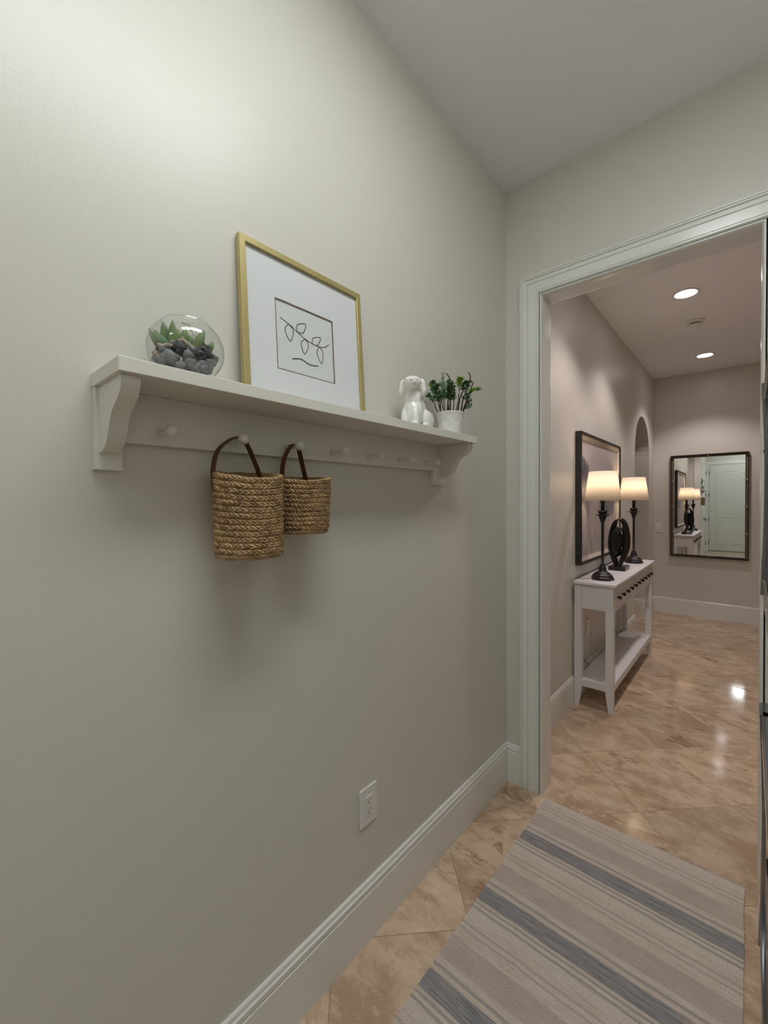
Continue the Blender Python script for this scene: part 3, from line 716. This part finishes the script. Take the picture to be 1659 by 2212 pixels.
# ================================================================== POTTED PLANT
PC = Vector((.103, 1.352, SZ))
pp = root('potted_plant', 'whitewashed small pot of dark twigs with green tips at right end of shelf', 'plant', PC)
bm = bmesh.new(); lathe(bm, [(.0405, .0006), (.0415, .002), (.0455, .035), (.0505, .074), (.0535, .0815), (.0540, .0835), (.0525, .0845), (.0505, .082), (.0485, .074), (.0440, .03), (.040, .006)], n=48); link('pot', bm, m_pot, pp, True)
bm = bmesh.new(); lathe(bm, [(.001, .0665), (.0482, .066), (.0475, .060), (.001, .058)], n=32); link('soil', bm, m_soil, pp)
TW = [[(0.07, 1.319, 1.804), (0.056, 1.31, 1.838), (0.033, 1.296, 1.864)], [(0.072, 1.332, 1.808), (0.069, 1.33, 1.844), (0.051, 1.319, 1.885), (0.044, 1.314, 1.91)],
 [(0.099, 1.326, 1.805), (0.087, 1.318, 1.834), (0.073, 1.309, 1.868), (0.062, 1.302, 1.904)], [(0.082, 1.362, 1.813), (0.086, 1.365, 1.856), (0.086, 1.365, 1.909), (0.089, 1.367, 1.934), (0.079, 1.36, 1.952)],
 [(0.097, 1.36, 1.811), (0.088, 1.354, 1.858), (0.074, 1.345, 1.907), (0.075, 1.346, 1.947)], [(0.122, 1.341, 1.806), (0.125, 1.342, 1.833), (0.123, 1.341, 1.856), (0.117, 1.337, 1.895)],
 [(0.121, 1.352, 1.808), (0.134, 1.36, 1.847), (0.137, 1.362, 1.899), (0.14, 1.364, 1.919)], [(0.114, 1.383, 1.812), (0.12, 1.386, 1.837), (0.136, 1.397, 1.889), (0.145, 1.402, 1.916)],
 [(0.139, 1.375, 1.807), (0.142, 1.377, 1.836), (0.158, 1.387, 1.89), (0.167, 1.393, 1.927), (0.162, 1.39, 1.946)], [(0.144, 1.367, 1.804), (0.161, 1.378, 1.846), (0.172, 1.384, 1.876), (0.182, 1.391, 1.907)],
 [(0.143, 1.359, 1.807), (0.168, 1.37, 1.853), (0.182, 1.379, 1.869), (0.211, 1.397, 1.874)], [(0.138, 1.383, 1.811), (0.151, 1.395, 1.846), (0.157, 1.398, 1.837), (0.154, 1.396, 1.81)],
 [(0.09, 1.34, 1.80), (0.085, 1.333, 1.86), (0.08, 1.33, 1.905)], [(0.105, 1.35, 1.80), (0.103, 1.349, 1.86), (0.104, 1.35, 1.912)], [(0.085, 1.32, 1.80), (0.068, 1.315, 1.85), (0.052, 1.308, 1.882)]]
def leafy(bm, pts, n, size, spread, f0=.55, f1=1):
    P = curve(pts, 10)
    for k in range(n):
        f = f0+(f1-f0)*random.random(); q = P[min(int(f*(len(P)-1)), len(P)-1)]
        a = random.uniform(0, 2*pi); d = Vector((cos(a), sin(a), random.uniform(-.1, 1.1))).normalized()
        L = size*random.uniform(.6, 1.25); s = d.cross(Vector((random.uniform(-1, 1), random.uniform(-1, 1), .3))).normalized()
        b0 = q+d*spread*.15*random.random(); up_ = s.cross(d)
        w = L*.31
        mid = b0+d*L*.5
        v0 = bm.verts.new(b0); v1 = bm.verts.new(mid+s*w+up_*w*.3); v2 = bm.verts.new(b0+d*L+up_*w*.3); v3 = bm.verts.new(mid-s*w+up_*w*.3); v4 = bm.verts.new(mid)
        for tri in ((v0, v1, v4), (v1, v2, v4), (v2, v3, v4), (v3, v0, v4)): bm.faces.new(tri)
spec = {3: (60, .014, m_leafd, .25), 8: (34, .012, m_leafd, .3), 9: (40, .013, m_leafg, .3), 0: (40, .016, m_leafd, .5), 1: (70, .016, m_leafl, .62), 2: (80, .017, m_leafd, .4), 4: (26, .012, m_leafg, .4), 5: (60, .015, m_leafd, .4), 6: (70, .015, m_leafl, .6), 7: (70, .014, m_leafd, .62), 10: (50, .013, m_leafl, .55), 11: (46, .015, m_leafg, .35), 12: (80, .017, m_leafg, .4), 13: (80, .015, m_leafd, .4), 14: (80, .016, m_leafg, .4)}
for i, t in enumerate(TW):
    pts = [Vector(q)-PC for q in t]
    b0 = pts[0].copy(); L = math.hypot(b0.x, b0.y)
    if L > .040: b0.x *= .040/L; b0.y *= .040/L
    b0.z = .06
    pts = [b0]+pts[1:] if i not in (11,) else [b0]+pts[1:]
    P = curve(pts, 6); n = len(P)
    P = [p+Vector((noise.noise(p*60+Vector((i, 0, 0))), noise.noise(p*60+Vector((0, i, 0))), 0))*.0035 for p in P]
    bm = bmesh.new(); r0 = .0030 if i in (1, 3, 7, 8, 9, 13) else .0019
    tube(bm, P, [r0*(1-.35*k/n)*(1+.2*sin(k*2.1)) for k in range(n)], 7)
    tw_ = link('twig', bm, m_twig, pp, True)
    if i in spec:
        cnt, sz, mm, f0 = spec[i]; bm = bmesh.new(); leafy(bm, pts, cnt, sz, .02, f0, .62 if i in (3, 8, 9) else 1); link('foliage', bm, mm, tw_)

# ================================================================== OUTLET by the baseboard
ol = root('wall_outlet', 'white double wall outlet low on wall under the hanging shelf', 'outlet', (0, .9955, .4475))
boxobj('cover_plate', (0, -.0405, -.0635), (.006, .0405, .0635), m_plastic, ol, .0028, 3)
rc = boxobj('receptacle', (.0055, -.0165, -.033), (.0078, .0165, .033), m_plastic, ol, .0007)
for zz in (.016, -.016):
    for yy, hz in ((-.006, .0042), (.006, .0034)):
        boxobj('slot', (.0075, yy-.0010, zz+.003-hz), (.0080, yy+.0010, zz+.003+hz), m_slot, rc)
    bm = bmesh.new(); lathe(bm, [(.0024, .0075), (.0024, .0080)], (0, 0, zz-.0085), 14, 'x'); link('slot', bm, m_slot, rc)

# ================================================================== RUG
bm = bmesh.new()
nx, ny = 30, 90; RX0, RX1, RY0, RY1 = .216, .957, -.42, 2.035
g = []
for j in range(ny+1):
    row = []
    for i in range(nx+1):
        x = RX0+(RX1-RX0)*i/nx; y = RY0+(RY1-RY0)*j/ny
        ex = .004*noise.noise(Vector((0, y*5, 3))) if i in (0, nx) else 0
        y2 = y+(-.018*(1-i/nx)+.0 if j == ny else 0)*1.0+.028*(i/nx-.5)*0
        row.append(bm.verts.new((x+ex, y2+(.004*noise.noise(Vector((x*14, 0, 0))) if j in (0, ny) else 0), .0095+.0009*noise.noise(Vector((x*9, y*9, 0))))))
    g.append(row)
for j in range(ny):
    for i in range(nx): bm.faces.new((g[j][i], g[j][i+1], g[j+1][i+1], g[j+1][i]))
ed = [e for e in bm.edges if e.is_boundary]
ex_ = bmesh.ops.extrude_edge_only(bm, edges=ed)
for v in [q for q in ex_['geom'] if isinstance(q, bmesh.types.BMVert)]: v.co.z = .001
o = link('runner_rug', bm, m_rug); tag(o, 'beige runner rug with grey-blue stripes lying on the travertine floor', 'rug')
for f in o.data.polygons: f.use_smooth = False

# ================================================================== WASHER / DRYER STACK (right edge)
def appliance(name, z0, z1, dz0, dz1, label):
    r = root(name, label, 'appliance', (1.012, 0, 0))
    boxobj('body', (0, .62, z0), (.70, 1.39, z1), m_appl, r, .008)
    dr = boxobj('door', (-.0205, .73, dz0+.03), (.0, 1.25, dz1-.03), m_bglass, r, .004)
    # chrome surround whose ends flare outwards
    bm = bmesh.new(); N = 24
    for y0, y1 in ((.70, .745), (1.225, 1.305)):
        L = []
        for k in range(N+1):
            f = k/N; z = dz0+(dz1-dz0)*f; fx = -.0240-.0052*(2*f-1)**2*1.0
            L.append([bm.verts.new(q) for q in ((0, y0, z), (fx+.004, y0, z), (fx, y0+.006, z), (fx, y1-.010, z), (fx+.003, y1-.003, z), (fx+.010, y1, z), (0, y1, z))])
        for a, b in zip(L, L[1:]):
            for i in range(7): bm.faces.new((a[i], a[(i+1) % 7], b[(i+1) % 7], b[i]))
        bm.faces.new(L[0][::-1]); bm.faces.new(L[-1])
    for z0_, z1_ in ((dz0, dz0+.04), (dz1-.04, dz1)):
        box(bm, (-.026, .705, z0_), (0, 1.25, z1_), .003)
    link('door_rim', bm, m_chrome, dr)
    return r
appliance('washing_machine', .012, .99, .465, .985, 'front-loading machine at right edge, lower one with chrome-rimmed black door')
appliance('tumble_dryer', .992, 1.93, 1.25, 1.715, 'front-loading machine at right edge, upper one with chrome-rimmed black door')

# ================================================================== HALL: CONSOLE TABLE
ct = root('console_table', 'white narrow console table with black-knobbed drawers and low shelf in hall', 'table', (.016, 0, 0))
TY0, TY1, TZ, TD = 3.115, 4.595, .892, .252
boxobj('tabletop', (-.002, TY0-.022, TZ-.021), (TD+.02, TY1+.022, TZ), m_white, ct, .005, 3)
for x0 in (0, TD-.048):
    for y0, s in ((TY0, 1), (TY1-.048, -1)):
        bm = bmesh.new()
        xi = 1 if x0 == 0 else -1
        A = [(x0, y0), (x0+.048, y0), (x0+.048, y0+.048), (x0, y0+.048)]
        def foot(k):
            # taper the inner side of the foot
            out_ = []
            for (x, y) in A:
                inner = (x > x0+.01) if x0 == 0 else (x < x0+.01)
                iny = (y > y0+.01) if s == 1 else (y < y0+.01)
                out_.append((x-(xi*k if inner else 0), y-(s*k if iny else 0)))
            return out_
        L = []
        for z, k in ((0.0, .019), (.004, .018), (.128, 0), (TZ-.0212, 0)):
            L.append([bm.verts.new((x, y, z)) for x, y in foot(k)])
        for a, b in zip(L, L[1:]):
            for i in range(4): bm.faces.new((a[i], a[(i+1) % 4], b[(i+1) % 4], b[i]))
        bm.faces.new(L[0][::-1]); bm.faces.new(L[-1])
        link('leg', bm, m_white, ct)
for y0 in (TY0+.006, TY1-.022): boxobj('side_apron', (.0485, y0, .698), (TD-.0485, y0+.016, TZ-.0215), m_white, ct, .001)
boxobj('back_apron', (.012, TY0+.0485, .698), (.024, TY1-.0485, TZ-.0215), m_white, ct, .001)
boxobj('front_rail', (TD-.02, TY0+.0485, .698), (TD-.002, TY1-.0485, .716), m_white, ct, .001)
boxobj('front_rail', (TD-.02, TY0+.0485, TZ-.034), (TD-.002, TY1-.0485, TZ-.0215), m_white, ct, .001)
L5 = (TY1-TY0-.1)/5
for i in range(5):
    y0 = TY0+.05+L5*i
    d = boxobj('drawer', (TD-.12, y0+.003, .719), (TD-.001, y0+L5-.003, TZ-.037), m_white, ct, .0015)
    for q in (.25, .75):
        bm = bmesh.new(); lathe(bm, [(.006, 0), (.006, .008), (.013, .014), (.0145, .020), (.011, .026), (.002, .028)], (TD-.001, y0+L5*q, .785), 16, 'x'); link('knob', bm, m_ring, d, True)
boxobj('lower_shelf', (.014, TY0+.012, .140), (TD-.004, TY1-.012, .195), m_white, ct, .004)

# lamps
def lamp(loc, label):
    r = root('table_lamp', label, 'lamp', loc, 0, 'candlestick lamps on the hall console table')
    H = .775
    bm = bmesh.new()
    lathe(bm, [(.0735, 0), (.076, .004), (.076, .018), (.068, .024), (.068, .034), (.058, .040), (.050, .050), (.034, .058), (.026, .070), (.0245, .084), (.019, .098), (.0165, .104)], n=8)
    bmesh.ops.bevel(bm, geom=bm.edges[:], offset=.0008, segments=1, affect='EDGES'); link('base', bm, m_black, r)
    bm = bmesh.new(); lathe(bm, [(.0165, .1035), (.0095, .112), (.0092, .25), (.0092, .405), (.013, .412), (.016, .424), (.026, .452), (.029, .4605)], n=24); link('pole', bm, m_black, r, True)
    bm = bmesh.new(); lathe(bm, [(.029, .4607), (.050, .4640), (.051, .4675), (.030, .4695), (.028, .4697)], n=32); link('drip_dish', bm, m_black, r, True)
    bm = bmesh.new()
    lathe(bm, [(.020, .4699), (.030, .480), (.031, .494), (.027, .495), (.017, .484)], n=32)
    for v in bm.verts:
        if v.co.z > .490: v.co.z += .004*abs(sin(6*math.atan2(v.co.y, v.co.x)))
    link('crown_cup', bm, m_black, r, True)
    bm = bmesh.new(); lathe(bm, [(.0125, .4842), (.0125, .548), (.016, .550), (.016, .580)], n=20); link('candle_sleeve', bm, m_black, r, True)
    bm = bmesh.new(); lathe(bm, [(.012, .5805), (.014, .60), (.027, .630), (.029, .648), (.022, .668), (.008, .678)], n=20); link('bulb', bm, m_bulb, r, True)
    bm = bmesh.new(); n = 56; L = []
    for rr_, z in ((.120, .568), (.091, H), (.0895, H-.0005), (.1185, .5685)):
        L.append([bm.verts.new((rr_*cos(2*pi*i/n), rr_*sin(2*pi*i/n), z)) for i in range(n)])
    for k in range(4):
        a, b = L[k], L[(k+1) % 4]
        for i in range(n): bm.faces.new((a[i], a[(i+1) % n], b[(i+1) % n], b[i]))
    link('shade', bm, m_shade, r, True)
    bm = bmesh.new(); 
    for a in (0, 2*pi/3, 4*pi/3): tube(bm, [(.03*cos(a)*.5, .03*sin(a)*.5, .575), (.119*cos(a), .119*sin(a), .571)], .0012, 5)
    link('shade_spider', bm, m_brass, r)
    ld = bpy.data.lights.new('lamp_glow', 'POINT'); ld.energy = LAMP_W; ld.color = (1, .79, .60); ld.shadow_soft_size = .02
    lo = bpy.data.objects.new('lamp_glow', ld); C.objects.link(lo); lo.parent = r; lo.location = (0, 0, .70)
    return r
l1 = lamp((.163, 3.27, TZ+.0005), 'lit black candlestick lamp with cream shade at near end of console table')
dup(l1, (.163, 4.33, TZ+.0005), 'lit black candlestick lamp with cream shade at far end of console table')
# point lights are children too; dup copied them

# sculpture
sc = root('ribbon_sculpture', 'black twisted ribbon sculpture on a square foot between the two table lamps', 'sculpture', (.150, 3.83, TZ+.0005))
boxobj('plinth', (-.062, -.085, 0), (.062, .085, .032), m_ring, sc, .003)
def wd(f): return Vector((.9*abs(cos(2*pi*f-pi/2)), .8, .25))
pts = []
N = 60
for i in range(N):
    t = 2*pi*i/N-pi/2; xx = .056*cos(t); zz = .222+.190*sin(t)
    if sin(t) < -.2: xx *= 1-.55*((-sin(t)-.2)/.8)**1.2
    pts.append((xx, .035*sin(t+.6), zz))
bm = bmesh.new(); strip(bm, pts, wd, .046, .011, True); link('outer_loop', bm, m_ring, sc, True).modifiers.new('b', 'BEVEL').width = .002
pts = []
for i in range(N):
    t = 2*pi*i/N; pts.append((.006+.024*cos(t), .02*cos(t), .228+.085*sin(t)))
bm = bmesh.new(); strip(bm, pts, lambda f: Vector((1, .75, 0)), .085, .009, True); link('inner_loop', bm, m_ring, sc, True).modifiers.new('b', 'BEVEL').width = .002

# large framed abstract
ha = root('framed_painting', 'large abstract grey painting in thick black frame on hall wall behind lamps', 'picture', (0, 0, 0))
t = .042; FY0, FY1, FZ0, FZ1 = 3.185, 4.40, .990, 1.965
bm = bmesh.new(); pf = [(0, .0005), (0, t), (.021, t), (.021, t-.014), (.019, .0005)]; loops = []
for (py, pz, sy, sz) in ((FY0, FZ0, 1, 1), (FY1, FZ0, -1, 1), (FY1, FZ1, -1, -1), (FY0, FZ1, 1, -1)):
    loops.append([bm.verts.new((w, py+sy*u, pz+sz*u)) for u, w in pf])
for k in range(4):
    a, b = loops[k], loops[(k+1) % 4]
    for i in range(5): bm.faces.new((a[i], a[(i+1) % 5], b[(i+1) % 5], b[i]))
link('frame', bm, m_frameblk, ha)
bm = bmesh.new(); pf = [(.0212, .006), (.0212, t-.010), (.050, t-.024), (.054, t-.022), (.054, .006)]; loops = []
for (py, pz, sy, sz) in ((FY0, FZ0, 1, 1), (FY1, FZ0, -1, 1), (FY1, FZ1, -1, -1), (FY0, FZ1, 1, -1)):
    loops.append([bm.verts.new((w, py+sy*u, pz+sz*u)) for u, w in pf])
for k in range(4):
    a, b = loops[k], loops[(k+1) % 4]
    for i in range(5): bm.faces.new((a[i], a[(i+1) % 5], b[(i+1) % 5], b[i]))
link('fillet', bm, m_fillet, ha)
boxobj('canvas', (.002, FY0+.0545, FZ0+.0545), (t-.025, FY1-.0545, FZ1-.0545), m_abstract, ha)

# cords behind the table and the outlet there
def cord(name, pts, m, label, r=.0028):
    c0 = Vector(pts[0]); bm = bmesh.new(); tube(bm, [q-c0 for q in curve(pts, 6)], r, 7); o = link(name, bm, m, None, True); o.location = c0; tag(o, label, 'cord', 'lamp cords behind the console table'); return o
cord('lamp_cord', [(.092, 3.235, .8952), (.055, 3.205, .8952), (.022, 3.195, .8952), (.0095, 3.196, .885), (.0085, 3.205, .80), (.008, 3.216, .666), (.008, 3.264, .604), (.008, 3.274, .501), (.009, 3.314, .401), (.008, 3.289, .324), (.018, 3.335, .266), (.019, 3.417, .205), (.019, 3.46, .19), (.019, 3.50, .1), (.020, 3.55, .06)], m_cordo, 'amber lamp cord from the near lamp over the table back and down the wall')
cord('lamp_cord', [(.008, 4.36, .80), (.008, 4.35, .56), (.008, 4.347, .441), (.008, 4.311, .367), (.008, 4.302, .294), (.019, 4.349, .216), (.019, 4.36, .12)], m_cordo, 'amber lamp cord hanging down the wall under far end of console table')
cord('power_cord', [(.012, 3.50, .44), (.018, 3.53, .41), (.010, 3.62, .298), (.010, 3.56, .25), (.019, 3.62, .20), (.019, 3.66, .12)], m_cordw, 'thin white cord looping from the outlet under the console table', .002)
ho = root('wall_outlet', 'white wall outlet seen under the hall console table', 'outlet', (0, 3.49, .465))
boxobj('cover_plate', (0, -.0405, -.0635), (.005, .0405, .0635), m_plastic, ho, .0025)
boxobj('receptacle', (.0049, -.0165, -.033), (.0072, .0165, .033), m_plastic, ho, .0006)

# mirrors on the far wall
def wall_mirror(x0, label):
    r = root('wall_mirror', label, 'mirror', (x0, YH, 0))
    Wm, z0, z1 = .768, .747, 2.026
    bm = bmesh.new(); pf = [(0, .0008), (0, .040), (.010, .040), (.010, .0008)]; loops = []
    for (px, pz, sx, sz) in ((0, z0, 1, 1), (Wm, z0, -1, 1), (Wm, z1, -1, -1), (0, z1, 1, -1)):
        loops.append([bm.verts.new((px+sx*u, -w, pz+sz*u)) for u, w in pf])
    for k in range(4):
        a, b = loops[k], loops[(k+1) % 4]
        for i in range(4): bm.faces.new((a[i], a[(i+1) % 4], b[(i+1) % 4], b[i]))
    link('frame', bm, m_bronze, r)
    boxobj('backing', (.0105, -.004, z0+.0105), (Wm-.0105, -.0008, z1-.0105), m_spacer, r)
    boxobj('mirror_glass', (.034, -.020, z0+.026), (Wm-.034, -.014, z1-.034), m_mirror, r, .001)
    boxobj('glass_mount', (.06, -.0139, z0+.06), (Wm-.06, -.0042, z1-.06), m_bronze, r)
    for z in (1.702, 1.383, 1.06):
        for xa in (.010, Wm-.042): boxobj('clip', (xa, -.0245, z-.006), (xa+.032, -.0202, z+.006), m_brass, r, .001)
    for za in (z1-.042, z0+.008): boxobj('clip', (Wm/2-.007, -.0245, za), (Wm/2+.007, -.0202, za+.032), m_brass, r, .001)
    return r
wm = wall_mirror(.189, 'tall rectangular bronze-framed mirror on far hall wall reflecting the lamps and a white door')

# switch
sw = root('light_switch', 'white rocker light switch on far hall wall left of mirror', 'switch', (.060, YH, 1.100))
boxobj('cover_plate', (-.036, -.005, -.060), (.036, 0, .060), m_plastic, sw, .002)
boxobj('rocker', (-.0165, -.009, -.033), (.0165, -.0048, .033), m_plastic, sw, .001)

# smoke detector
sd = root('smoke_detector', 'round white smoke detector on hall ceiling between the two downlights', 'smoke detector', (.587, 4.60, HC))
bm = bmesh.new(); lathe(bm, [(.070, -.0005), (.070, -.010), (.066, -.016), (.050, -.018)], n=40); link('base_plate', bm, m_plastic, sd, True)
bm = bmesh.new(); lathe(bm, [(.048, -.0181), (.046, -.034), (.040, -.042), (.020, -.044), (.001, -.044)], n=40); link('sensor_cap', bm, m_plastic, sd, True)
for a in (-2.1, -1.75, -1.4, -1.05):
    bm = bmesh.new(); box(bm, (.043, -.007, -.033), (.049, .007, -.027)); 
    o = link('vent_slot', bm, m_slot, sd); o.rotation_euler.z = a
